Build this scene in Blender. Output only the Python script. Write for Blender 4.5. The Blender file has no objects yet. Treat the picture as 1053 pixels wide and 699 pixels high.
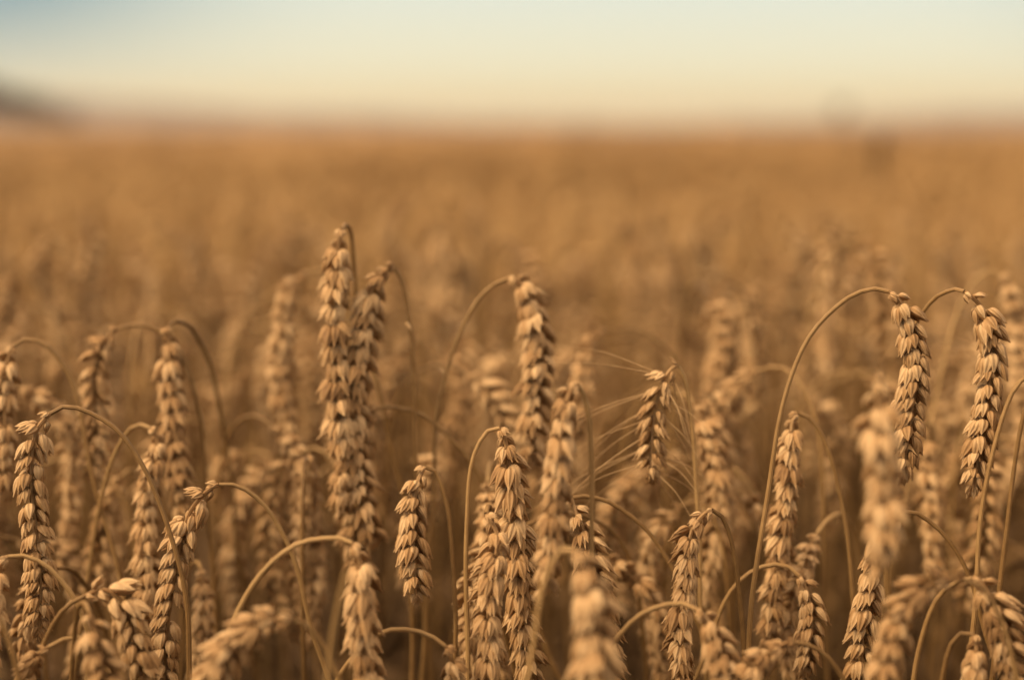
import bpy, math, random
import numpy as np
from mathutils import Matrix, Vector

R = math.radians
random.seed(11)
rng = np.random.default_rng(11)
scene = bpy.context.scene
col = scene.collection

# ------------------------------------------------------------------ camera
CAM_Z = 0.92
PITCH = 8.53
FOCUS = 0.605
cam_d = bpy.data.cameras.new('camera')
cam = bpy.data.objects.new('camera', cam_d); col.objects.link(cam)
cam.location = (0, 0, CAM_Z)
cam.rotation_euler = (R(90 - PITCH), 0, 0)
cam_d.lens = 50; cam_d.sensor_width = 36
cam_d.clip_start = 0.02; cam_d.clip_end = 30000
cam_d.dof.use_dof = True
cam_d.dof.focus_distance = FOCUS
cam_d.dof.aperture_fstop = 2.6
scene.camera = cam

# ------------------------------------------------------------------ light
SUN_EL, SUN_AZ = 40.0, -112.0          # degrees; azimuth to the right of the view direction
world = bpy.data.worlds.new('World'); scene.world = world
world.use_nodes = True
nt = world.node_tree; nt.nodes.clear()
def N(tree, typ, **kw):
    n = tree.nodes.new(typ)
    for k, v in kw.items():
        if k == 'i':
            for kk, vv in v.items(): n.inputs[kk].default_value = vv
        else: setattr(n, k, v)
    return n
def ramp(tree, stops, interp='LINEAR'):
    n = tree.nodes.new('ShaderNodeValToRGB'); cr = n.color_ramp; cr.interpolation = interp
    while len(cr.elements) > 1: cr.elements.remove(cr.elements[-1])
    cr.elements[0].position = stops[0][0]; cr.elements[0].color = (*stops[0][1], 1)
    for p, c in stops[1:]:
        e = cr.elements.new(p); e.color = (*c, 1)
    return n
sky = N(nt, 'ShaderNodeTexSky', sky_type='NISHITA', sun_disc=False)
sky.sun_elevation = R(SUN_EL); sky.sun_rotation = R(SUN_AZ)
sky.air_density = 1.0; sky.dust_density = 4.0; sky.ozone_density = 1.0
tc = N(nt, 'ShaderNodeTexCoord')
sep = N(nt, 'ShaderNodeSeparateXYZ'); nt.links.new(tc.outputs['Generated'], sep.inputs[0])
# thin evening haze cloud, colour by height above the horizon
el = N(nt, 'ShaderNodeMapRange', i={'From Min': 0.0, 'From Max': 1.0}); nt.links.new(sep.outputs['Z'], el.inputs['Value'])
veil = ramp(nt, [(0.0, (.86, .67, .30)), (0.018, (.95, .82, .43)), (0.042, (.92, .88, .60)), (0.09, (.76, .80, .66)),
                 (0.30, (.80, .72, .55)), (0.62, (1.15, .87, .55)), (1.0, (3.1, 2.28, 1.42))])
nt.links.new(el.outputs['Result'], veil.inputs['Fac'])
# clear grey-blue patch away from the bright part of the sky
az = N(nt, 'ShaderNodeVectorMath', operation='DOT_PRODUCT'); az.inputs[1].default_value = (math.sin(R(5)), math.cos(R(5)), 0.0)
nt.links.new(tc.outputs['Generated'], az.inputs[0])
azr = N(nt, 'ShaderNodeMapRange', interpolation_type='SMOOTHSTEP', i={'From Min': .985, 'From Max': .90, 'To Min': 0.0, 'To Max': 1.0})
nt.links.new(az.outputs['Value'], azr.inputs['Value'])
elr = N(nt, 'ShaderNodeMapRange', i={'From Min': .012, 'From Max': .09}); nt.links.new(sep.outputs['Z'], elr.inputs['Value'])
mul = N(nt, 'ShaderNodeMath', operation='MULTIPLY'); nt.links.new(azr.outputs['Result'], mul.inputs[0]); nt.links.new(elr.outputs['Result'], mul.inputs[1])
elr2 = N(nt, 'ShaderNodeMapRange', i={'From Min': .35, 'From Max': .15}); nt.links.new(sep.outputs['Z'], elr2.inputs['Value'])
mul2 = N(nt, 'ShaderNodeMath', operation='MULTIPLY'); nt.links.new(mul.outputs[0], mul2.inputs[0]); nt.links.new(elr2.outputs['Result'], mul2.inputs[1])
clear = N(nt, 'ShaderNodeMix', data_type='RGBA'); clear.inputs['B'].default_value = (.11, .27, .33, 1)
nt.links.new(mul2.outputs[0], clear.inputs['Factor']); nt.links.new(veil.outputs['Color'], clear.inputs['A'])
bg1 = N(nt, 'ShaderNodeBackground', i={'Strength': 0.04}); nt.links.new(sky.outputs[0], bg1.inputs['Color'])
bg2 = N(nt, 'ShaderNodeBackground', i={'Strength': 0.64}); nt.links.new(clear.outputs['Result'], bg2.inputs['Color'])
add = N(nt, 'ShaderNodeAddShader'); out = N(nt, 'ShaderNodeOutputWorld')
nt.links.new(bg1.outputs[0], add.inputs[0]); nt.links.new(bg2.outputs[0], add.inputs[1]); nt.links.new(add.outputs[0], out.inputs['Surface'])

sl = bpy.data.lights.new('sun', 'SUN'); sun = bpy.data.objects.new('sun', sl); col.objects.link(sun)
sl.energy = 2.9; sl.angle = R(30); sl.color = (1.0, .74, .42)
sdir = Vector((math.sin(R(SUN_AZ)) * math.cos(R(SUN_EL)), math.cos(R(SUN_AZ)) * math.cos(R(SUN_EL)), math.sin(R(SUN_EL))))
sun.rotation_euler = sdir.to_track_quat('Z', 'Y').to_euler()

vs = scene.view_settings
scene.display_settings.display_device = 'sRGB'
vs.view_transform = 'Standard'; vs.look = 'None'; vs.exposure = 0.43; vs.gamma = 1.0; vs.use_curve_mapping = False
cy = scene.cycles
cy.use_denoising = True; cy.max_bounces = 7; cy.diffuse_bounces = 2; cy.transmission_bounces = 4; cy.volume_bounces = 1
cy.sample_clamp_indirect = 4.0

# ------------------------------------------------------------------ helpers
FPX = 1053 * 50 / 36.0
cp, sp_ = math.cos(R(PITCH)), math.sin(R(PITCH))
def at(px, py, d):                       # photo pixel + depth along the lens axis -> world point
    x = (px - 526.5) / FPX * d; y = (349.5 - py) / FPX * d
    return np.array([x, d * cp + y * sp_, CAM_Z - d * sp_ + y * cp])
def topx(p):
    x, y, z = p[0], p[1], p[2] - CAM_Z
    d = y * cp - z * sp_; v = y * sp_ + z * cp
    return 526.5 + x / d * FPX, 349.5 - v / d * FPX, d

def spline(pts, n=10):
    P = np.array(pts, float)
    P = np.vstack([2 * P[0] - P[1], P, 2 * P[-1] - P[-2]])
    o = []
    t = np.linspace(0, 1, n, endpoint=False)[:, None]
    for i in range(1, len(P) - 2):
        a, b, c, d = P[i-1], P[i], P[i+1], P[i+2]
        o.append(.5 * (2*b + (c-a)*t + (2*a-5*b+4*c-d)*t**2 + (3*b-a-3*c+d)*t**3))
    o.append(P[-2][None])
    return np.vstack(o)
def resample(P, step=None, n=None):
    s = np.r_[0, np.cumsum(np.linalg.norm(np.diff(P, axis=0), axis=1))]
    if n is None: n = max(3, int(round(s[-1] / step)) + 1)
    q = np.linspace(0, s[-1], n)
    return np.stack([np.interp(q, s, P[:, k]) for k in range(3)], 1), s[-1]
def unit(v): return v / (np.linalg.norm(v) + 1e-12)
def frames(P, ref):
    T = np.gradient(P, axis=0); T /= np.linalg.norm(T, axis=1)[:, None] + 1e-12
    X = [unit(ref - T[0] * np.dot(ref, T[0]))]
    for i in range(1, len(P)):
        x = X[-1] - T[i] * np.dot(X[-1], T[i]); X.append(unit(x))
    X = np.array(X); Y = np.cross(T, X)
    return T, X, Y

class Geo:
    """verts, quads, (u, v) and tint per vertex"""
    def __init__(s): s.v, s.q, s.a, s.n = [], [], [], 0
    def put(s, v, q, a):
        s.v.append(v); s.q.append(q + s.n); s.a.append(a); s.n += len(v)
    def arrays(s): return np.vstack(s.v), np.vstack(s.q), np.vstack(s.a)
def grid_quads(rows, cols):
    i = np.arange(rows - 1)[:, None] * cols + np.arange(cols - 1)[None]
    return np.stack([i, i + 1, i + 1 + cols, i + cols], -1).reshape(-1, 4)
def tube(g, P, rad, sides=7, tint=.5, ref=np.array([1., .13, .07])):
    P = np.asarray(P, float); rad = np.broadcast_to(rad, len(P))
    T, X, Y = frames(P, ref)
    th = np.linspace(0, 2*np.pi, sides + 1)
    c, s = np.cos(th), np.sin(th)
    V = P[:, None] + rad[:, None, None] * (c[None, :, None] * X[:, None] + s[None, :, None] * Y[:, None])
    a = np.zeros((len(P), sides + 1, 3)); a[..., 0] = th / (2*np.pi)
    L = np.r_[0, np.cumsum(np.linalg.norm(np.diff(P, axis=0), axis=1))]
    a[..., 1] = L[:, None]; a[..., 2] = tint
    g.put(V.reshape(-1, 3), grid_quads(len(P), sides + 1), a.reshape(-1, 3))

def mesh_from(name, arr, mat):
    V, Q, A = arr
    me = bpy.data.meshes.new(name)
    me.vertices.add(len(V)); me.vertices.foreach_set('co', V.astype(np.float32).ravel())
    me.loops.add(len(Q) * 4); me.loops.foreach_set('vertex_index', Q.astype(np.int32).ravel())
    me.polygons.add(len(Q)); me.polygons.foreach_set('loop_start', np.arange(len(Q), dtype=np.int32) * 4)
    me.polygons.foreach_set('loop_total', np.full(len(Q), 4, np.int32))
    me.polygons.foreach_set('use_smooth', np.ones(len(Q), bool))
    at_ = me.attributes.new('uvt', 'FLOAT_VECTOR', 'POINT'); at_.data.foreach_set('vector', A.astype(np.float32).ravel())
    me.update(calc_edges=True)
    me.materials.append(mat)
    return me
def link(name, me, parent=None, loc=None, mat4=None):
    o = bpy.data.objects.new(name, me); col.objects.link(o)
    if parent: o.parent = parent
    if loc is not None: o.location = loc
    if mat4 is not None: o.matrix_local = mat4
    return o
def tag(o, label=None, cat=None, group=None, kind=None):
    for k, v in (('label', label), ('category', cat), ('group', group), ('kind', kind)):
        if v: o[k] = v
    return o

# ------------------------------------------------------------------ materials
def straw_mat(name, dark, mid, light, stripes, bump, transl, rough, pos_var=0.0, tipfade=0.0, spots=.35):
    m = bpy.data.materials.new(name); m.use_nodes = True; t = m.node_tree; t.nodes.clear()
    L = t.links.new
    at_ = N(t, 'ShaderNodeAttribute', attribute_name='uvt')
    s = N(t, 'ShaderNodeSeparateXYZ'); L(at_.outputs['Vector'], s.inputs[0])
    oi = N(t, 'ShaderNodeObjectInfo')
    geo = N(t, 'ShaderNodeNewGeometry')
    nz = N(t, 'ShaderNodeTexNoise', i={'Scale': 260.0, 'Detail': 3.0}); tcn = N(t, 'ShaderNodeTexCoord'); L(tcn.outputs['Object'], nz.inputs['Vector'])
    # tone = tint*.6 + object random*.25 + noise
    a = N(t, 'ShaderNodeMath', operation='MULTIPLY_ADD', i={1: .55, 2: .02 - (spots - .35) * .5}); L(s.outputs['Z'], a.inputs[0])
    b = N(t, 'ShaderNodeMath', operation='MULTIPLY_ADD', i={1: .28}); L(oi.outputs['Random'], b.inputs[0]); L(a.outputs[0], b.inputs[2])
    c = N(t, 'ShaderNodeMath', operation='MULTIPLY_ADD', i={1: spots}); L(nz.outputs['Fac'], c.inputs[0]); L(b.outputs[0], c.inputs[2])
    last = c
    if pos_var:
        n2 = N(t, 'ShaderNodeTexNoise', i={'Scale': .8, 'Detail': 3.0}); L(geo.outputs['Position'], n2.inputs['Vector'])
        d = N(t, 'ShaderNodeMath', operation='MULTIPLY_ADD', i={1: pos_var}); L(n2.outputs['Fac'], d.inputs[0]); L(last.outputs[0], d.inputs[2])
        e = N(t, 'ShaderNodeMath', operation='SUBTRACT', i={1: pos_var * .5}); L(d.outputs[0], e.inputs[0]); last = e
    st = N(t, 'ShaderNodeMath', operation='MULTIPLY', i={1: stripes * 2 * math.pi}); L(s.outputs['X'], st.inputs[0])
    sn = N(t, 'ShaderNodeMath', operation='SINE'); L(st.outputs[0], sn.inputs[0])
    f = N(t, 'ShaderNodeMath', operation='MULTIPLY_ADD', i={1: .08}); L(sn.outputs[0], f.inputs[0]); L(last.outputs[0], f.inputs[2]); last = f
    if tipfade:
        tf = N(t, 'ShaderNodeMapRange', i={'From Min': .55, 'From Max': 1.0, 'To Min': 0, 'To Max': tipfade}); L(s.outputs['Y'], tf.inputs['Value'])
        g_ = N(t, 'ShaderNodeMath', operation='ADD'); L(tf.outputs['Result'], g_.inputs[0]); L(last.outputs[0], g_.inputs[1]); last = g_
    rp = ramp(t, [(.15, dark), (.5, mid), (.95, light)]); L(last.outputs[0], rp.inputs['Fac'])
    bp = N(t, 'ShaderNodeBump', i={'Strength': bump, 'Distance': .0007})
    hs = N(t, 'ShaderNodeMath', operation='MULTIPLY_ADD', i={1: .7}); L(nz.outputs['Fac'], hs.inputs[0]); L(sn.outputs[0], hs.inputs[2])
    L(hs.outputs[0], bp.inputs['Height'])
    pr = N(t, 'ShaderNodeBsdfPrincipled', i={'Roughness': rough, 'Specular IOR Level': .25})
    L(rp.outputs['Color'], pr.inputs['Base Color']); L(bp.outputs['Normal'], pr.inputs['Normal'])
    tr = N(t, 'ShaderNodeBsdfTranslucent'); L(rp.outputs['Color'], tr.inputs['Color'])
    mx = N(t, 'ShaderNodeMixShader', i={0: transl}); L(pr.outputs[0], mx.inputs[1]); L(tr.outputs[0], mx.inputs[2])
    o = N(t, 'ShaderNodeOutputMaterial'); L(mx.outputs[0], o.inputs['Surface'])
    return m
M_EAR = straw_mat('ripe_husk', (.18, .092, .036), (.46, .262, .112), (.73, .49, .26), 7, .5, .25, .6, tipfade=.16, spots=.55)
M_STEM = straw_mat('dry_straw', (.07, .038, .014), (.22, .122, .044), (.42, .26, .11), 9, .35, .0, .5)
M_LEAF = straw_mat('dry_leaf', (.18, .09, .033), (.34, .19, .07), (.50, .31, .14), 12, .4, .35, .6)
M_UNDER = straw_mat('weathered_shade_straw', (.03, .017, .008), (.085, .048, .022), (.16, .095, .045), 4, .0, .1, .8)  # dark tone is part weathering, part deep-crop shade put into the colour
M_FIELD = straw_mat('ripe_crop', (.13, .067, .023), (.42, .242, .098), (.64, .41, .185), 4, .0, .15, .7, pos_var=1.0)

def simple_mat(name, build):
    m = bpy.data.materials.new(name); m.use_nodes = True; t = m.node_tree
    pr = t.nodes['Principled BSDF']; build(t, pr); return m
def noise_col(c1, c2, scale, rough=.9, detail=5, bump=0):
    def f(t, pr):
        tcn = N(t, 'ShaderNodeTexCoord'); n = N(t, 'ShaderNodeTexNoise', i={'Scale': scale, 'Detail': detail})
        t.links.new(tcn.outputs['Object'], n.inputs['Vector'])
        r = ramp(t, [(.3, c1), (.7, c2)]); t.links.new(n.outputs['Fac'], r.inputs['Fac']); t.links.new(r.outputs[0], pr.inputs['Base Color'])
        pr.inputs['Roughness'].default_value = rough; pr.inputs['Specular IOR Level'].default_value = .1
        if bump:
            b = N(t, 'ShaderNodeBump', i={'Strength': bump, 'Distance': .05}); t.links.new(n.outputs['Fac'], b.inputs['Height']); t.links.new(b.outputs[0], pr.inputs['Normal'])
    return f
M_SOIL = simple_mat('soil', noise_col((.07, .04, .02), (.16, .095, .05), 9, bump=.6))
M_CANOPY = simple_mat('far_crop', noise_col((.30, .155, .06), (.50, .28, .12), .35, detail=9))
M_HILL = simple_mat('hill_land', noise_col((.05, .045, .03), (.12, .09, .05), .002))
M_BARK = simple_mat('bark', noise_col((.05, .035, .025), (.11, .08, .055), 3))
M_CROWN = simple_mat('tree_leaves', noise_col((.040, .028, .024), (.085, .060, .048), .6))
M_WEED = simple_mat('brown_seed', noise_col((.035, .015, .008), (.10, .045, .02), 80))

# ------------------------------------------------------------------ ground, hills, far trees
def grid_obj(name, xs, ys, zf, mat):
    X, Y = np.meshgrid(xs, ys); Z = zf(X, Y)
    V = np.stack([X, Y, Z], -1).reshape(-1, 3); A = np.zeros_like(V); A[:, 2] = .5
    return V, grid_quads(len(ys), len(xs)), A
xs = np.r_[-9000, -3000, -800, -200, -50, np.linspace(-12, 12, 25), 50, 200, 800, 3000, 9000]
ys = np.r_[-3000, -300, -30, np.linspace(-4, 20, 25), 60, 200, 800, 3000, 9000]
arr = grid_obj('ground', xs, ys, lambda X, Y: 0*X, M_SOIL)
tag(link('ground', mesh_from('ground', arr, M_SOIL)), kind='structure')

def ridge(name, dist, x0, x1, hf, depth, mat):
    n = 160; x = np.linspace(x0, x1, n); rows = []
    for k, (dy, f) in enumerate([(0, 0), (depth*.25, .55), (depth*.55, .92), (depth*.8, 1.0), (depth*1.3, .7), (depth*2, 0)]):
        h = np.array([hf(v) for v in x]) * f
        rows.append(np.stack([x, np.full(n, dist + dy), h - (1 if f == 0 else 0)], 1))
    V = np.vstack(rows); A = np.zeros_like(V)
    return link(name, mesh_from(name, (V, grid_quads(6, n), A), mat))
def hill_h(x):
    u = x / 4000 * FPX + 526      # eastwards profile of the low hills
    h = np.interp(u, [-400, -60, 40, 120, 260, 420, 560, 700, 860, 960, 1060, 1250, 1500], [70, 42, 34, 26, 17, 10, 5, 4, 7, 12, 17, 15, 22])
    h += 1.2 * math.sin(x * .011) + .8 * math.sin(x * .029 + 1)
    return max(0, h) / FPX * 4000
tag(ridge('hills', 3900, -4200, 4200, hill_h, 500, M_HILL), kind='structure')

def tree(x, y, h, spread, seed, label, group=None):
    r = np.random.default_rng(seed); rd = random.Random(seed)
    root = bpy.data.objects.new('tree', None); col.objects.link(root); root.location = (x, y, 0)
    tag(root, label, 'tree', group)
    g = Geo()
    trunk = spline([(0, 0, -.2), (.1, 0, h*.2), (-.1, .1, h*.45), (.1, 0, h*.8)], 5)
    tube(g, trunk, np.linspace(h*.035, h*.008, len(trunk)), 8)
    tips = []
    for k in range(9):
        z = h * rd.uniform(.25, .7); a = rd.uniform(0, 6.28); l = spread * rd.uniform(.45, .85)
        e = (math.cos(a)*l, math.sin(a)*l, z + h*rd.uniform(.08, .25)); tips.append(e)
        b = spline([(0, 0, z), (e[0]*.5, e[1]*.5, z + (e[2]-z)*.35), e], 4); tube(g, b, np.linspace(h*.014, h*.003, len(b)), 6)
    link('trunk', mesh_from('trunk', g.arrays(), M_BARK), root)
    g = Geo()
    n = int(1500 + 3000*(h*2 > 9 and x < 0))
    cl = np.array(tips + [(0, 0, h*.9), (0.2*spread, 0, h*.75), (-.25*spread, .1*spread, h*.7)])
    c = cl[r.integers(0, len(cl), n)] + r.normal(0, 1, (n, 3)) * np.array([spread*.23, spread*.23, h*.085])
    c[:, 2] = np.clip(c[:, 2], h*.04, h)
    s = h * .02 * r.uniform(.6, 1.4, n)
    d1 = r.normal(0, 1, (n, 3)); d1 /= np.linalg.norm(d1, axis=1)[:, None]
    d2 = np.cross(d1, r.normal(0, 1, (n, 3))); d2 /= np.linalg.norm(d2, axis=1)[:, None]
    V = np.stack([c - d1*s[:, None], c - d2*s[:, None]*.6, c + d1*s[:, None], c + d2*s[:, None]*.6], 1).reshape(-1, 3)
    link('crown', mesh_from('crown', (V, np.arange(4*n).reshape(-1, 4), np.zeros_like(V)), M_CROWN), root)
    return root
def far_x(px, y): return (px - 526.5) / FPX * y
tree(far_x(860, 430), 430, 8.2, 2.6, 3, 'lone hazy tree on the horizon beyond the right of the field')
tree(far_x(598, 900), 900, 6.0, 2.6, 4, 'tiny hazy tree on the horizon near the middle of the field')
copse = [(-26, 250, 9.6, 5.6, 'tallest dark tree of the copse on the horizon'), (0, 265, 8.8, 5.2, 'second tallest tree of the dark copse on the horizon'),
         (24, 280, 7.4, 4.6, 'rounded dark tree in the middle of the copse on the horizon'),
         (48, 300, 6.6, 4.0, 'low dark tree where the copse on the horizon slopes down'), (74, 320, 4.6, 3.4, 'smallest tree at the thin end of the copse on the horizon')]
for k, (px, y, h, s, lb) in enumerate(copse):
    tree(far_x(px, y), y, h, s, 20 + k, lb, 'trees of the dark copse on the horizon')

# ------------------------------------------------------------------ wheat: florets, spikelets, ears
def floret(g, M, ln, w, th, nu, nv, tint, curl=.25, beak=.16):
    """a boat-shaped pointed husk along +Z, keel towards +X"""
    t = np.linspace(0, 1, nv)
    body = np.clip(np.sin(np.pi * np.clip(t / (1 - beak), 0, 1) ** .70), 0, 1) ** .62
    prof = np.where(t < 1 - beak, np.maximum(body, .22 * (1 - t*.2)), .22 * (1 - (t - (1 - beak)) / beak) + .03)
    prof = np.minimum(prof, 1); prof[0] = .18; prof[-1] = .03
    u = np.linspace(0, 2*np.pi, nu + 1)
    cx, sy = np.cos(u - np.pi), np.sin(u - np.pi)
    kx = np.where(cx > 0, cx ** 1.0 * (1 + .35 * np.maximum(0, cx) ** 6), cx * .55)
    X = prof[:, None] * kx[None] * th * .5 + (curl * ln * (t ** 2 * .35 - t * .1))[:, None]
    Y = prof[:, None] * sy[None] * w * .5
    Z = np.repeat((t * ln)[:, None], nu + 1, 1)
    V = np.stack([X, Y, Z], -1).reshape(-1, 3)
    V = V @ np.array(M.to_3x3()).T + np.array(M.to_translation())
    a = np.zeros((nv, nu + 1, 3)); a[..., 0] = u / (2*np.pi); a[..., 1] = t[:, None]; a[..., 2] = tint
    g.put(V, grid_quads(nv, nu + 1), a.reshape(-1, 3))
mm = .001
def spikelet_arrays(seed, nu=10, nv=11, count=5, beak=.10, tight=0):  # a fan of husks
    rd = random.Random(seed); g = Geo(); J = rd.uniform
    spec = [(+1, 44, 8.6, 3.8, 15, .2, .8), (-1, 44, 8.6, 3.8, 15, .2, .8),      # glumes
            (+1, 28, 10.2, 3.7, 23, .8, 1.5), (-1, 28, 10.2, 3.7, 23, .8, 1.5), (+1, 12, 10.2, 3.4, 36, 1.3, 2.3), (-1, 12, 10.2, 3.4, 36, 1.3, 2.3),  # lemmas
            ]
    if count >= 6: spec += [(1, 2, 8.6, 3.2, 44, 3.0, 2.6)]
    if count == 3: spec = [(+1, 30, 9.8, 4.6, 20, .6, .8), (-1, 30, 9.8, 4.6, 20, .6, .8), (1, 0, 10, 4.6, 32, 1.8, 1.8)]
    if count == 1: spec = [(1, 0, 10.5, 12, 18, 0, 1.5)]
    for sgn, fan, ln, w, tilt, z0, x0 in spec:
        if tight: fan *= .66; tilt *= .72; w *= 1.22; ln *= .97
        elif count >= 5: fan *= .9; tilt *= .88; w *= 1.05; ln *= .95
        M = Matrix.Translation((x0*mm, sgn * (.9 if fan > 10 else 0) * mm, z0*mm)) \
            @ Matrix.Rotation(R(-sgn * (fan + J(-10, 9))), 4, 'X') @ Matrix.Rotation(R(tilt + J(-6, 7)), 4, 'Y') \
            @ Matrix.Rotation(R(J(-25, 25) - sgn * fan * -.8), 4, 'Z')
        floret(g, M, ln*mm*J(.80, .98), w*mm*J(1.02, 1.2), w*.85*mm if count > 1 else 6*mm, nu, nv, J(.1, 1.0), J(.1, .45), beak * J(.7, 1.4))
    return g.arrays()
SPK_HI = [spikelet_arrays(k, 12, 15, 6 if k % 2 == 0 else 5, .17) for k in range(10)]
SPK_MID = [spikelet_arrays(50 + k, 8, 8, 5) for k in range(6)]
SPK_LO = [spikelet_arrays(80 + k, 5, 5, 3) for k in range(4)]
SPK_DOT = [spikelet_arrays(95 + k, 4, 4, 1) for k in range(3)]
SPK_MESH = [mesh_from('spikelet', a, M_EAR) for a in SPK_HI]
TIGHT = [spikelet_arrays(120 + k, 12, 13, 5, .11, 1) for k in range(8)]
TIGHT_MESH = [mesh_from('spikelet', a, M_EAR) for a in TIGHT]

def ear_frames(path, twist, scale, rd, pitch=3.9):
    """matrices of the spikelets along a hanging ear (path runs from neck to tip)"""
    P, L = resample(path, n=60)
    T, X, Y = frames(P, np.array([.2, -1., .1]))
    n = max(7, int(round(L / (pitch * mm * scale))))
    if n % 2: n += 1
    outm = []
    for k in range(n + 1):
        f = (k + .2) / (n + .9); i = min(59, f * 59); a = int(i); b = min(59, a + 1); w = i - a
        p = P[a]*(1-w) + P[b]*w; t = unit(T[a]*(1-w) + T[b]*w); x = unit(X[a]*(1-w) + X[b]*w); y = np.cross(t, x)
        ang = R(twist + f * 25 + rd.uniform(-15, 15)) + (math.pi if k % 2 else 0)
        if 3 < k < n - 2 and rd.random() < .03: continue
        s = 1.1 * scale * (1.0 if k > 2 else (.45, .62, .85)[k]) * (1 - .32 * max(0, (f - .7) / .3)) * rd.uniform(.84, 1.14)
        if k == n: ang += math.pi/2; s *= .9
        xo = x * math.cos(ang) + y * math.sin(ang); yo = np.cross(t, xo)
        tip = rd.uniform(-9, 9) + (9 if k < 3 else 0)
        if k == n: tip = -14
        M = Matrix(((xo[0], yo[0], t[0], 0), (xo[1], yo[1], t[1], 0), (xo[2], yo[2], t[2], 0), (0, 0, 0, 1)))
        M = M @ Matrix.Rotation(R(tip), 4, 'Y') @ Matrix.Rotation(R(rd.uniform(-13, 13)), 4, 'X')
        q = p + xo * .6 * mm * (k != n)
        M = Matrix.Translation(q) @ M @ Matrix.Scale(s, 4)
        outm.append(M)
    return P, outm
def bake(g, lib, mats, rd):
    for M in mats:
        V, Q, A = lib[rd.randrange(len(lib))]
        m = np.array(M); A2 = A.copy(); A2[:, 2] = np.clip(A2[:, 2] + rd.uniform(-.15, .15), 0, 1.1)
        g.put(V @ m[:3, :3].T + m[:3, 3], Q, A2)
def leaf_ribbon(g, P0, az, ln, w, rd):
    t = np.linspace(0, 1, 12); d = np.array([math.cos(az), math.sin(az), 0]); side = np.array([-d[1], d[0], 0])
    rise = rd.uniform(.1, .5); drop = rd.uniform(.5, 1.2)
    C = P0 + (t*ln*.7)[:, None]*d + ((rise*t - drop*t**2)*ln)[:, None]*np.array([0, 0, 1.])
    tw = rd.uniform(-2, 2) * t; wid = w * np.minimum(1, 5*t + .3) * (1 - t**2.5) + .0003
    c = np.linspace(-1, 1, 4)
    V = C[:, None] + (wid[:, None]*c[None])[..., None]*.5*(np.cos(tw)[:, None, None]*side + np.sin(tw)[:, None, None]*np.array([0, 0, 1.])) \
        + (np.abs(c)[None]*wid[:, None]*.18)[..., None]*np.array([0, 0, 1.])
    a = np.zeros((12, 4, 3)); a[..., 0] = (c + 1)/2; a[..., 1] = t[:, None]; a[..., 2] = rd.uniform(.1, .9)
    g.put(V.reshape(-1, 3), grid_quads(12, 4), a.reshape(-1, 3))

def to_ground(p0, d0, rd):
    """stem points below p0 down to the soil (returned ground first)"""
    d0 = unit(d0); 
    if d0[2] > -.25: d0 = unit(np.array([d0[0], d0[1], -.6]))
    h = p0[2]; k = min(.12, h*.3)
    a = p0 + d0 * k
    b = np.array([a[0] + d0[0]*.07, a[1] + d0[1]*.07 + .01, h*.4])
    c = np.array([b[0] + d0[0]*.02 + rd.uniform(-.02, .02), b[1] + rd.uniform(0, .03), 0])
    return [c, b, a]

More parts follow.
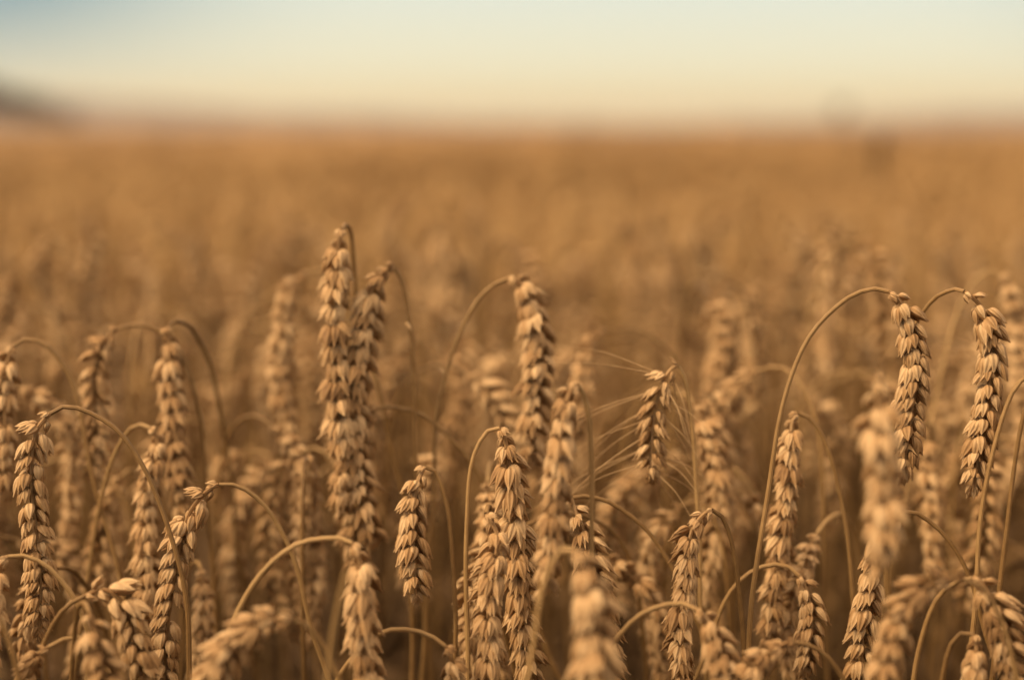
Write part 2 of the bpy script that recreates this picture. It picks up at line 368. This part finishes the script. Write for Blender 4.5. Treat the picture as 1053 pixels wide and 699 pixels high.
NHERO = 0
MAXSINGLE = 240
HAZE = .00015
def hero(label, ear, stem=None, d=.6, dn=None, dt=None, db=None, twist=None, scale=1.0, split=True, awned=False, side=1, leaf=False, sr=1.0, pitch=3.9, tight=False, seed=None, group=None, hook=1.0):
    """one stalk laid out from where it stands in the field: stem from low to neck, ear from neck to tip"""
    global NHERO; NHERO += 1
    rd = random.Random(seed or 1000 + NHERO)
    dn = d if dn is None else dn; dt = dn + rd.uniform(-.008, .008) if dt is None else dt; db = dn + rd.uniform(.0, .02) if db is None else db
    n = len(ear); E = [at(x, y, dn + (dt - dn) * i / max(1, n - 1)) for i, (x, y) in enumerate(ear)] if ear else []
    if stem:
        m = len(stem); S = [at(x, y, db + (dn - db) * i / (m if ear else m - 1)) for i, (x, y) in enumerate(stem)]
        P = to_ground(S[0], S[0] - S[1], rd) + S
    else:
        p = E[0]; hk = hook
        S = [p + np.array([side*.026, .040, -.15]), p + np.array([side*.018*hk, .030, -.045]), p + np.array([side*.010*hk, .016, -.006]), p + np.array([side*.003*hk, .005, .002])]
        P = to_ground(S[0], np.array([side*.1, .05, -1]), rd) + S
    base = P[0].copy(); base[2] = 0
    ns = len(P); full = spline(P + E, 10)
    cut = ns * 10
    sp = full[:cut + 1]; ep = full[cut:] if E else None
    root = bpy.data.objects.new('wheat_stalk', None); col.objects.link(root); root.location = base
    tag(root, label, 'wheat stalk', group or 'ripe wheat stalks standing nearest in the field')
    g = Geo(); q, L = resample(sp - base, step=.006)
    f = np.linspace(0, 1, len(q)); rad = (1.34 - .40*f**3) * mm * sr
    w_ = np.stack([np.sin(q[:, 2]*rd.uniform(60, 110) + rd.random()*6), np.sin(q[:, 2]*rd.uniform(50, 120) + 2), 0*q[:, 2]], 1) * .0005
    rad = rad * (1 + .05*np.sin(f*37 + rd.random()*6)); q = q + w_ * np.minimum(1, 8*(1 - f))[:, None]
    tube(g, q, rad, 9, rd.uniform(.15, .9))
    link('stem', mesh_from('stem', g.arrays(), M_STEM), root)
    if E:
        if twist is None: twist = rd.choice([0, 90]) + rd.uniform(-30, 30)
        RP, mats = ear_frames(ep - base, twist, scale, rd, pitch)
        g = Geo(); tube(g, RP, np.linspace(.95, .5, len(RP)) * mm, 6, .4)
        lib = TIGHT_MESH if tight else SPK_MESH
        if not split: bake(g, SPK_MID, mats, rd)
        er = link('ear', mesh_from('ear', g.arrays(), M_EAR), root)
        if split:
            for M in mats:
                link('spikelet', lib[rd.randrange(len(lib))], er, mat4=M)
        if awned:
            for M in mats[1:]:
                for s_ in (-1, 1) if rd.random() < .7 else (rd.choice([-1, 1]),):
                    m = np.array(M); o = m[:3, 3]; t = unit(m[:3, 2]); x = unit(m[:3, 0]); y = unit(m[:3, 1])
                    dr = unit(t*.75 + x*rd.uniform(.9, 1.6) + y*s_*rd.uniform(.1, .6)); st = o + dr*.006
                    ln = rd.uniform(.035, .052) * (.5 if dr[0] > 0 else 1.1)
                    pts = spline([st, st + dr*ln*.5 + np.array([0, 0, .0006]), st + dr*ln + unit(t)*ln*.05 - np.array([0, 0, .002])], 5)
                    ga = Geo(); tube(ga, pts, np.linspace(.25, .09, len(pts))*mm, 4, 1.0); link('awn', mesh_from('awn', ga.arrays(), M_EAR), er)
    if leaf:
        g = Geo(); k = int(len(q)*rd.uniform(.55, .7)); leaf_ribbon(g, q[k], rd.uniform(0, 6.28), rd.uniform(.12, .2), .008, rd)
        link('leaf', mesh_from('leaf', g.arrays(), M_LEAF), root)
    return root

H = hero
H('ear hanging from a long thin arching stem beside the left edge', [(52, 425), (36, 448), (32, 500), (38, 550), (42, 605), (40, 650)], [(197, 720), (188, 600), (162, 510), (128, 450), (92, 424), (66, 418)], d=.600, twist=60, scale=.88, tight=True)
H('blurred ear cut by the left edge under a rounded arch', [(14, 356), (6, 385), (5, 440), (4, 505)], [(98, 500), (78, 405), (55, 362), (32, 349)], d=.665, split=False)
H('soft ear left of the pair that meet at one arch top', [(122, 338), (103, 360), (97, 400), (100, 450), (92, 490)], [(216, 560), (212, 500), (204, 420), (186, 362), (155, 336)], d=.69, split=False, twist=70)
H('ear with starry spikelets right of the pair meeting at one arch top', [(172, 336), (175, 360), (178, 420), (182, 480), (190, 540)], None, d=.69, split=False, side=1, twist=10, scale=1.05)
H('ear under a small hooked arch behind the long thin arching stem', [(155, 440), (162, 462), (152, 510), (152, 570), (155, 640)], [(88, 620), (98, 540), (115, 475), (135, 440)], d=.66, twist=0, leaf=True)
H('blurred ear between two arches low at the left', [(125, 490), (112, 520), (104, 570), (95, 620)], None, d=.72, split=False, side=1)
H('ear bending left from an arch that rises from the lower left', [(225, 498), (203, 515), (190, 540), (180, 590), (172, 650), (168, 720)], [(322, 650), (306, 585), (280, 530), (252, 503)], d=.615, twist=60, scale=.95, tight=True)
H('short ear hanging straight behind the long thin arching stem', [(207, 585), (210, 615), (208, 650), (205, 700)], None, d=.68, split=False, side=-1, scale=.9)
H('stalk curving to the left edge with its ear half out of view', [(8, 572), (-4, 590), (-10, 640), (-12, 690)], [(96, 660), (78, 618), (52, 585), (28, 572)], d=.585, split=False)
H('small ear drooping from a thin hook at the lower left corner', [(48, 592), (34, 612), (26, 640), (18, 680)], None, d=.64, side=1, scale=.9)
H('dark curled ear bending over the blurred one at lower left', [(88, 612), (108, 606), (128, 622), (138, 655), (150, 700)], [(30, 720), (42, 670), (62, 630)], d=.575, twist=60, tight=True)
H('blurred ear pointing down at the bottom left in front of others', [(92, 630), (100, 660), (108, 700), (112, 750)], None, d=.54, split=False, side=-1, scale=.95)
H('tiny low ear under a flat arch in the lower left corner', [(50, 665), (32, 680), (22, 715)], [(70, 740), (92, 690), (92, 660), (72, 655)], d=.57, scale=.8)
H('bent bare stem leaning in the lower left corner', [], [(26, 740), (18, 690), (4, 645), (-20, 600)], d=.53)
H('blurred ear left of the tallest ear', [(318, 282), (296, 300), (290, 350), (290, 400), (302, 465)], [(366, 430), (360, 340), (350, 290), (336, 278)], d=.78, split=False, twist=0, scale=1.05)
H('tallest ear, pointed at the top, standing over all the others', [(352, 236), (347, 262), (345, 330), (348, 400), (352, 470), (352, 530)], None, d=.665, twist=5, side=1, scale=1.2, pitch=3.7, split=True, hook=.25)
H('ear bending left from a straight dark stem beside the tallest ear', [(406, 276), (388, 288), (376, 330), (366, 400), (368, 480), (384, 560)], [(424, 640), (427, 480), (426, 390), (418, 310)], d=.67, twist=15, scale=1.18, pitch=3.7, split=True)
H('ear falling from a low arch below the two tall ears', [(388, 420), (374, 440), (368, 490), (366, 540), (370, 590)], [(560, 660), (512, 530), (482, 472), (440, 430), (412, 420)], d=.68, split=False, twist=50)
H('small slim ear hanging alone from a narrow upright hook', [(437, 480), (428, 503), (425, 545), (428, 615)], [(468, 720), (468, 640), (464, 550), (456, 505), (446, 482)], d=.625, twist=60, scale=.92, tight=True)
H('ear curving right from the wide arch in the middle', [(522, 287), (542, 302), (553, 350), (550, 410), (545, 480)], [(446, 500), (450, 420), (466, 360), (492, 308)], d=.68, twist=20, scale=1.12, pitch=3.7, split=True)
H('sharp ear under a tight brown hook just right of the middle', [(514, 440), (523, 470), (530, 530), (535, 600), (545, 690), (548, 740)], [(480, 650), (480, 540), (484, 480), (498, 447)], d=.617, twist=20, scale=1.16, pitch=3.6)
H('sharpest full ear with fanned pale husks at the bottom middle', [(500, 528), (512, 555), (502, 610), (503, 660), (498, 720), (498, 790)], None, d=.59, twist=0, side=1, scale=1.12, hook=.2)
H('tall soft pale ear with its straight stem along its right side', [(594, 395), (582, 415), (574, 470), (570, 530), (560, 610)], [(612, 720), (610, 600), (608, 480), (604, 420)], d=.555, db=.57, twist=10, scale=1.02, split=True)
H('bearded ear with long fine awns spreading to both sides', [(697, 376), (682, 392), (673, 430), (669, 470), (668, 492)], [(722, 640), (718, 540), (714, 460), (706, 398)], d=.635, twist=85, awned=True, scale=.85)
H('very blurred ear at the bottom just right of the sharpest ear', [(592, 566), (608, 600), (612, 670), (612, 760)], [(528, 760), (546, 680), (556, 610), (574, 568)], d=.50, db=.51, twist=40, pitch=3.2, split=False, scale=1.15)
H('ear half hidden behind the tall soft pale ear', [(588, 512), (600, 545), (612, 590), (622, 650), (628, 710)], [(740, 700), (700, 600), (668, 548), (630, 518), (606, 511)], d=.625, twist=70, leaf=True)
H('ear falling from the low flat arch left of the sharp drooping ear', [(716, 626), (732, 645), (742, 680), (748, 730)], [(590, 720), (622, 672), (655, 634), (692, 620)], d=.555, twist=30, scale=.95)
H('sharp ear leaning left under a dark hook, right of the flat arch', [(732, 524), (712, 545), (706, 590), (700, 640), (704, 720)], [(768, 760), (764, 660), (757, 580), (746, 538)], d=.598, twist=0)
H('blurred ear behind the bearded one, hanging straight', [(722, 412), (735, 440), (740, 490), (748, 560)], None, d=.72, split=False, side=1, twist=0)
H('ear under a pale thick arch left of the very blurred tall ear', [(820, 424), (812, 460), (808, 520), (798, 590), (790, 660)], [(884, 700), (876, 590), (864, 510), (846, 448)], d=.64, twist=10, scale=1.05, leaf=True)
H('sharp slender ear on the tallest sweeping arch', [(914, 300), (930, 318), (940, 360), (938, 410), (934, 450), (928, 492)], [(762, 760), (774, 620), (790, 500), (806, 415), (830, 350), (864, 312), (892, 298)], d=.605, twist=65, scale=.95, tight=True)
H('sharp ear beside the sweeping arch, hanging towards the right edge', [(992, 300), (1012, 322), (1020, 370), (1012, 430), (1000, 505)], [(905, 560), (918, 450), (936, 350), (956, 312), (976, 299)], d=.61, db=.66, twist=70, scale=.98, tight=True)
H('bare curved stem that leaves the frame at the right edge', [(1075, 382), (1095, 420), (1098, 480)], [(1000, 640), (1010, 530), (1022, 460), (1040, 405), (1058, 386)], d=.60, split=False)
H('thin straight stem leaning against the right edge', [(1078, 395), (1090, 430), (1092, 500)], [(1030, 600), (1040, 500), (1052, 430), (1066, 398)], d=.58, split=False)
H('very blurred ear standing tall in front of the right-hand ears', [(904, 392), (904, 425), (906, 480), (908, 530), (904, 590)], None, d=.50, split=False, side=1, twist=10, scale=1.08, hook=.5)
H('small ear on a short dark arch beside the pale thick arch', [(822, 592), (832, 615), (834, 640), (828, 690)], [(722, 680), (745, 618), (772, 588), (803, 580)], d=.625, twist=60, scale=.85, tight=True)
H('sharp ear lying almost flat at the bottom right of the middle', [(815, 660), (796, 668), (776, 684), (756, 722)], [(884, 740), (866, 695), (842, 668)], d=.555, twist=40)
H('blurred ear bowed over in front near the lower right', [(990, 596), (958, 600), (930, 628), (912, 680), (902, 750)], [(1052, 720), (1034, 650), (1014, 608)], d=.53, split=False, twist=30)
H('dark ear beneath the very blurred tall ear', [(930, 526), (908, 552), (896, 600), (888, 650), (884, 720)], [(1016, 660), (1000, 600), (976, 556), (950, 532)], d=.61, twist=60, tight=True)
H('ear leaning over the lower right corner', [(1000, 594), (1018, 612), (1032, 650), (1044, 710)], [(930, 760), (945, 670), (966, 612)], d=.57, db=.59, twist=50)
H('blurred ear between the two sharp hanging ears at the right', [(946, 440), (952, 480), (958, 530), (958, 590)], None, d=.73, split=False, side=1, twist=0)
H('small ear under a tight low arch near the lower right corner', [(1002, 652), (1004, 680), (1002, 720)], [(960, 760), (968, 700), (978, 662), (990, 650)], d=.57, scale=.85, tight=True)
H('short ear dropping from a flat stem at the bottom middle', [(458, 664), (466, 690), (470, 740)], [(330, 740), (352, 690), (388, 652), (426, 648)], d=.575, scale=.85)
H('broad shaggy ear under the arch at the lower left of the middle', [(362, 558), (372, 590), (372, 640), (378, 700), (380, 780)], [(200, 760), (236, 648), (266, 592), (304, 560), (342, 553)], d=.56, twist=20, scale=1.2)
H('blurred ear bowed to the left at the bottom edge', [(302, 636), (266, 642), (238, 668), (212, 715)], [(366, 760), (346, 690), (324, 652)], d=.525, split=False, twist=30)
H('blurred stem and ear tip crossing before the broad shaggy ear', [], [(330, 760), (338, 690), (344, 640), (356, 588)], d=.49)
H('hazy ear under a wide arch left of the bearded ear', [(622, 340), (604, 358), (598, 400), (592, 450)], [(742, 480), (704, 386), (672, 348), (645, 338)], d=.76, split=False)
H('very soft arch with a hanging ear above the bearded ear', [(745, 292), (735, 320), (735, 370), (738, 410)], [(790, 480), (780, 380), (768, 310), (756, 293)], d=.85, split=False)
H('soft ear rising highest behind the sweeping arch', [(850, 245), (848, 280), (846, 340), (850, 400)], None, d=.90, split=False, side=1, scale=1.15)
H('soft curved ear just behind the top of the sweeping arch', [(878, 248), (898, 265), (908, 310), (910, 370)], [(820, 420), (838, 310), (856, 258)], d=.87, split=False, scale=1.1)
H('soft ear behind the right-hand sharp ear near the frame edge', [(1028, 282), (1040, 310), (1046, 360), (1050, 420)], [(960, 420), (985, 320), (1008, 284)], d=.78, split=False, twist=0)
H('hazy ear behind the slim gap left of the middle arch', [(506, 345), (508, 380), (510, 430), (508, 480)], None, d=.93, split=False)
H('hazy bent stalk behind the ear cut by the left edge', [(22, 284), (8, 300), (2, 350), (0, 400)], [(60, 440), (52, 350), (40, 296)], d=.95, split=False)
H('faint soft arch low behind the two sharp hanging ears on the right', [(938, 252), (918, 275), (915, 330), (918, 390)], [(1010, 460), (992, 350), (965, 275)], d=1.15, split=False)
H('soft upright ear between the middle arch and the hazy wide arch', [(612, 318), (606, 345), (604, 390), (606, 430)], None, d=.98, split=False, side=-1)
H('soft ear in the open gap left of the sweeping arch', [(768, 318), (776, 345), (778, 390), (776, 430)], [(722, 470), (735, 380), (750, 330)], d=.9, split=False)
H('faint soft ear in the crop right above the bearded ear', [(690, 262), (684, 290), (684, 330), (688, 370)], None, d=1.15, split=False)
H('soft bent ear in the gap between the cut ear and the arch pair', [(62, 300), (56, 325), (58, 370), (60, 405)], None, d=1.0, split=False, side=-1)
H('faint tall ear rising between the tall pair and the middle arch', [(458, 236), (452, 262), (452, 300), (456, 350)], None, d=1.2, split=False)

# pale loose husks caught on two stems
def husk_on(root, p):
    g = Geo(); floret(g, Matrix.Translation(Vector(p) - root.location) @ Matrix.Rotation(R(140), 4, 'Y') @ Matrix.Rotation(R(40), 4, 'X'), .006, .0028, .0016, 8, 7, 1.0)
    link('husk', mesh_from('husk', g.arrays(), M_EAR), root)

for o_ in [o for o in col.objects if o.get('label', '').startswith(('ear bending left from a straight dark', 'ear curving right from the wide arch'))]:
    husk_on(o_, at(418, 331, .668) if 'dark' in o_['label'] else at(452, 378, .688))

# ------------------------------------------------------------------ the rest of the crop
def stalk_geo(seed, lod):
    """a stalk standing at the origin, arching towards +X; returns (stem geo, ear geo, leaf geo, top height)"""
    rd = random.Random(seed)
    H = rd.uniform(.77, .86); r = rd.uniform(.014, .04); lean = rd.uniform(.0, .05); fold = rd.uniform(.6, 1.0)
    pts = [(0, 0, 0), (lean*.3, .004, H*.3), (lean*.7, -.004, H*.62), (lean + .0, 0, H - .11 - r), (lean + r*.25, 0, H - .04), (lean + r*.9, 0, H - .006)]
    nx = lean + r*1.8; neck = (nx, 0, H - .008*fold)
    el = rd.uniform(.07, .10); E = [(nx + r*.55 + .006, .002, H - .008 - .02), (nx + r*.6 + .008, rd.uniform(-.008, .008), H - .02 - el*.5), (nx + r*.45 + .006, rd.uniform(-.015, .015), H - .02 - el)]
    P = [np.array(p, float) for p in pts + [neck] + E]
    full = spline(P, 8); cut = len(pts) * 8
    sides = {0: 8, 1: 5, 2: 3, 3: 3}[lod]
    gs = Geo(); q, L = resample(full[:cut + 1], step={0: .008, 1: .012, 2: .04, 3: .1}[lod])
    if lod >= 2: q = q[q[:, 2] > .45]
    rad = (1.4 - .4*np.linspace(0, 1, len(q))**3) * mm * (1, 1, 1.3, 1.6)[lod]
    tube(gs, q, rad, sides, rd.uniform(.1, .9))
    ge = Geo(); RP, mats = ear_frames(full[cut:], rd.choice([0, 90]) + rd.uniform(-30, 30), rd.uniform(.92, 1.08), rd, pitch=(4.0, 4.6, 5.5, 9)[lod])
    if lod < 2: tube(ge, RP[::6], .8*mm, 5, .4)
    bake(ge, (SPK_MID, SPK_LO, SPK_DOT, SPK_DOT)[lod], mats, rd)
    gl = Geo()
    if rd.random() < .45 or lod > 1:
        z = rd.uniform(.45, .68); leaf_ribbon(gl, np.array([lean*.8, 0, z]), rd.uniform(0, 6.28), rd.uniform(.12, .22), .008, rd)
    return gs, ge, gl, max(p[2] for p in full)

VAR = []
for k in range(18):
    gs, ge, gl, top = stalk_geo(300 + k, 0)
    VAR.append((mesh_from('stem', gs.arrays(), M_STEM), mesh_from('ear', ge.arrays(), M_EAR), mesh_from('leaf', gl.arrays(), M_LEAF) if gl.n else None, top))

def in_view(x, y, z, mpx=60):
    px, py, d = topx((x, y, z))
    return d > 0 and -mpx < px < 1053 + mpx
# candidate stalk positions on a jittered grid, nearest first
def scatter(x0, x1, y0, y1, dens, r):
    s = 1 / math.sqrt(dens); nx = int((x1 - x0)/s) + 1; ny = int((y1 - y0)/s) + 1
    X, Y = np.meshgrid(x0 + s*np.arange(nx), y0 + s*np.arange(ny))
    P = np.stack([X.ravel(), Y.ravel()], 1); return P + r.uniform(-.55, .55, P.shape)*s
sr_ = np.random.default_rng(5)
cand = scatter(-3.2, 3.2, -2.2, 2.6, 330, sr_)
rd = random.Random(77)
single, rest = [], []
for x, y in cand[np.argsort(cand[:, 0]**2 + cand[:, 1]**2)]:
    v = rd.randrange(18); a = rd.uniform(0, 6.28); top = VAR[v][3]; s = rd.uniform(.95, 1.03)
    d = y * cp
    # ear hangs about 6 cm away from the foot of the stalk
    ex, ey = x + math.cos(a)*.07, y + math.sin(a)*.07
    d = min(y, ey)
    if math.hypot(ex, ey) < .27 or math.hypot(x, y) < .22: continue
    vis = in_view(ex, max(ey, .05), top*s) or in_view(x, max(y, .05), .75)
    if vis and d < 1.7:
        # how high may it reach without standing where the photograph shows open field
        lim = CAM_Z - math.tan(R(22.6)) * d - .05 if d < .58 else CAM_Z - (rd.choice([.17, .155, .12]) if d < .8 else rd.choice([.125, .11, .08]) if d < .95 else .06) + rd.uniform(-.03, .01)
        if d < .58 and top * .8 > lim: continue
        if top * s > lim: s = lim / top
        if s < .80: continue
        pv = topx((ex, ey, top*s))
        if d < .635: continue
        if len(single) < MAXSINGLE: single.append((x, y, a, v, s, d)); continue
    rest.append((x, y, a, v, s))
BANDS = [(.72, 'half hidden wheat stalk filling the gaps right behind the sharp ears', 'wheat stalks in the gaps right behind the sharp ears'),
         (.92, 'blurred golden wheat stalk with drooping ear a pace behind the sharp ears', 'blurred wheat stalks a pace behind the sharp ears'),
         (9.9, 'very soft hazy wheat stalk in the open crop beyond the sharp ears', 'hazy wheat stalks in the crop beyond')]
for x, y, a, v, s, d in single:
    lb, gp = next((l, g) for m, l, g in BANDS if d < m)
    root = bpy.data.objects.new('wheat_stalk', None); col.objects.link(root)
    root.location = (x, y, 0); root.rotation_euler = (0, 0, a); root.scale = (1, 1, 1)
    tag(root, lb, 'wheat stalk', gp)
    ms, me_, ml, top = VAR[v]
    for nm, m in (('stem', ms), ('ear', me_), ('leaf', ml)):
        if m:
            o = link(nm, m, root)
            # taller and shorter plants: the whole part is scaled evenly about the foot of the stalk
            o.scale = (s, s, s)

# beyond: the crop nobody could count, one object, individual stalks thinning into the far canopy
LIBS = {l: [] for l in (1, 2, 3)}
for l, n in ((1, 8), (2, 10), (3, 6)):
    for k in range(n):
        gs, ge, gl, top = stalk_geo(600 + 40*l + k, l)
        g = Geo()
        for q in (gs, ge, gl):
            if q.n: g.put(*q.arrays())
        LIBS[l].append(g.arrays())
parts = []
def place(lib, x, y, a, s, z=0):
    V, Q, A = lib
    c, sn = math.cos(a)*s, math.sin(a)*s
    W = np.empty_like(V); W[:, 0] = V[:, 0]*c - V[:, 1]*sn + x; W[:, 1] = V[:, 0]*sn + V[:, 1]*c + y; W[:, 2] = V[:, 2]*s + z
    A = A.copy(); A[:, 2] = np.clip(A[:, 2] + rng.uniform(-.2, .2), 0, 1.2)
    parts.append((W, Q, A))
for x, y, a, v, s in rest:
    l = 1 if (y > .3 and abs(x) < .45*y + .25) else 2
    place(LIBS[l][v % len(LIBS[l])], x, y, a, s)
def swell(x, y):      # the crop is not level: gentle swells and tramlines
    return .97 + .03*math.sin(x*.9 + 1.3*math.sin(y*.5)) + .02*math.sin(y*1.7 + x*.6)
for P, l, ok in ((scatter(-5, 5, 2.6, 6.5, 150, sr_), 2, lambda x, y: abs(x) < .5*y + 1.2),
                 (scatter(-16, 16, 6.5, 24, 26, sr_), 3, lambda x, y: abs(x) < .5*y + 2.5),):
    for x, y in P:
        if ok(x, y): place(LIBS[l][rd.randrange(len(LIBS[l]))], x, y, rd.uniform(0, 6.28), rd.uniform(.96, 1.06)*swell(x, y))
# far canopy surface: rolling ear tops too small and too many to tell apart
def canopy_z(X, Y):
    Z = .775 + .02*np.sin(X*.9 + 1.3*np.sin(Y*.5)) + .012*np.sin(Y*1.7 + X*.6) + sr_.normal(0, .018, X.shape)
    return np.where(Y > 60, .80 + sr_.normal(0, .02, X.shape), Z)
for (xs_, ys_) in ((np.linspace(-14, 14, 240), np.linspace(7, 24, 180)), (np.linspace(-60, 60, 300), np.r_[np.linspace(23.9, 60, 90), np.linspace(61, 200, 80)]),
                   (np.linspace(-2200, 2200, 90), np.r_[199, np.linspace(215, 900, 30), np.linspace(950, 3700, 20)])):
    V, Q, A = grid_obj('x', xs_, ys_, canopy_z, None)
    A[:, 2] = sr_.uniform(-.45, .25, len(A)); parts.append((V, Q, A))  # low tint: self-shadow between ears, missing on a smooth sheet, put into its colour
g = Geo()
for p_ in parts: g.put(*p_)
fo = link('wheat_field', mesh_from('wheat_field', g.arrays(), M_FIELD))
tag(fo, 'endless blurred golden crop running back to the horizon', 'wheat field', kind='stuff')
# strips of the crop left and right of the far surface, as wide as the land
print('singles', len(single), 'rest', len(rest), 'verts', g.n)

# weathered leaves and short tillers, added dark and dense to deepen shade low down
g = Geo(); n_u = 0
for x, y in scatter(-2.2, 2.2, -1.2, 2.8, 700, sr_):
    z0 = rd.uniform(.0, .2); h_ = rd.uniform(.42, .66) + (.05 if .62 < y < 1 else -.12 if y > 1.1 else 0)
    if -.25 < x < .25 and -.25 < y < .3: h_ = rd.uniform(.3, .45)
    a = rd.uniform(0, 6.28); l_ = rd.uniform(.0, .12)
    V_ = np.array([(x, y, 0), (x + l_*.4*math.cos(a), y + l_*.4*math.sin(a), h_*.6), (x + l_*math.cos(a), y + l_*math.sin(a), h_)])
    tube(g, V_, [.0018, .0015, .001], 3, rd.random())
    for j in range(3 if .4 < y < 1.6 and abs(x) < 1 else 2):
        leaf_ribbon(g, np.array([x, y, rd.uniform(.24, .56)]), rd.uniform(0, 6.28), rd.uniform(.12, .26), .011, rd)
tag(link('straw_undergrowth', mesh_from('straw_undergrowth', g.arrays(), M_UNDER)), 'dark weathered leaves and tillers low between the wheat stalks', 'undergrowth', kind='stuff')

# a dark dock plant standing out of the crop
wr = bpy.data.objects.new('dock_plant', None); col.objects.link(wr); wx, wy, _ = at(905, 160, 3.0); wr.location = (wx, wy, 0)
tag(wr, 'dark brown seed spike standing up out of the blurred crop below the horizon', 'weed')
g = Geo(); sp = spline([(0, 0, 0), (.01, 0, .4), (0, .01, .8), (.005, 0, .90)], 6); tube(g, sp, np.linspace(.005, .0015, len(sp)), 7, .3); link('stem', mesh_from('stem', g.arrays(), M_BARK), wr)
g = Geo(); r_ = random.Random(4)
for k in range(260):
    z = .79 + .115*k/260; a = r_.uniform(0, 6.28); rr = .022*(1 - (k/260)**2) + .004
    floret(g, Matrix.Translation((math.cos(a)*rr*r_.random(), math.sin(a)*rr*r_.random(), z)) @ Matrix.Rotation(a, 4, 'Z') @ Matrix.Rotation(R(r_.uniform(20, 70)), 4, 'Y'), .006, .005, .003, 5, 5, .5)
link('seed_head', mesh_from('seed_head', g.arrays(), M_WEED), wr)

# ------------------------------------------------------------------ evening haze
HZ = (-5200, 5200, -300, 5400, -1.0, 75)
x0, x1, y0, y1, z0, z1 = HZ
V = np.array([(x, y, z) for z in (z0, z1) for y in (y0, y1) for x in (x0, x1)], float)
Q = np.array([(0, 2, 3, 1), (4, 5, 7, 6), (0, 1, 5, 4), (1, 3, 7, 5), (3, 2, 6, 7), (2, 0, 4, 6)])
mh = bpy.data.materials.new('haze'); mh.use_nodes = True; t = mh.node_tree; t.nodes.clear()
pv = N(t, 'ShaderNodeVolumePrincipled'); pv.inputs['Color'].default_value = (.76, .71, .73, 1); pv.inputs['Density'].default_value = HAZE; pv.inputs['Anisotropy'].default_value = .2
o = N(t, 'ShaderNodeOutputMaterial'); t.links.new(pv.outputs[0], o.inputs['Volume'])
me = mesh_from('haze', (V, Q, np.zeros_like(V)), mh); me.polygons.foreach_set('use_smooth', np.zeros(6, bool))
tag(link('haze', me), 'thin mauve evening haze over the far field', 'haze', kind='stuff')
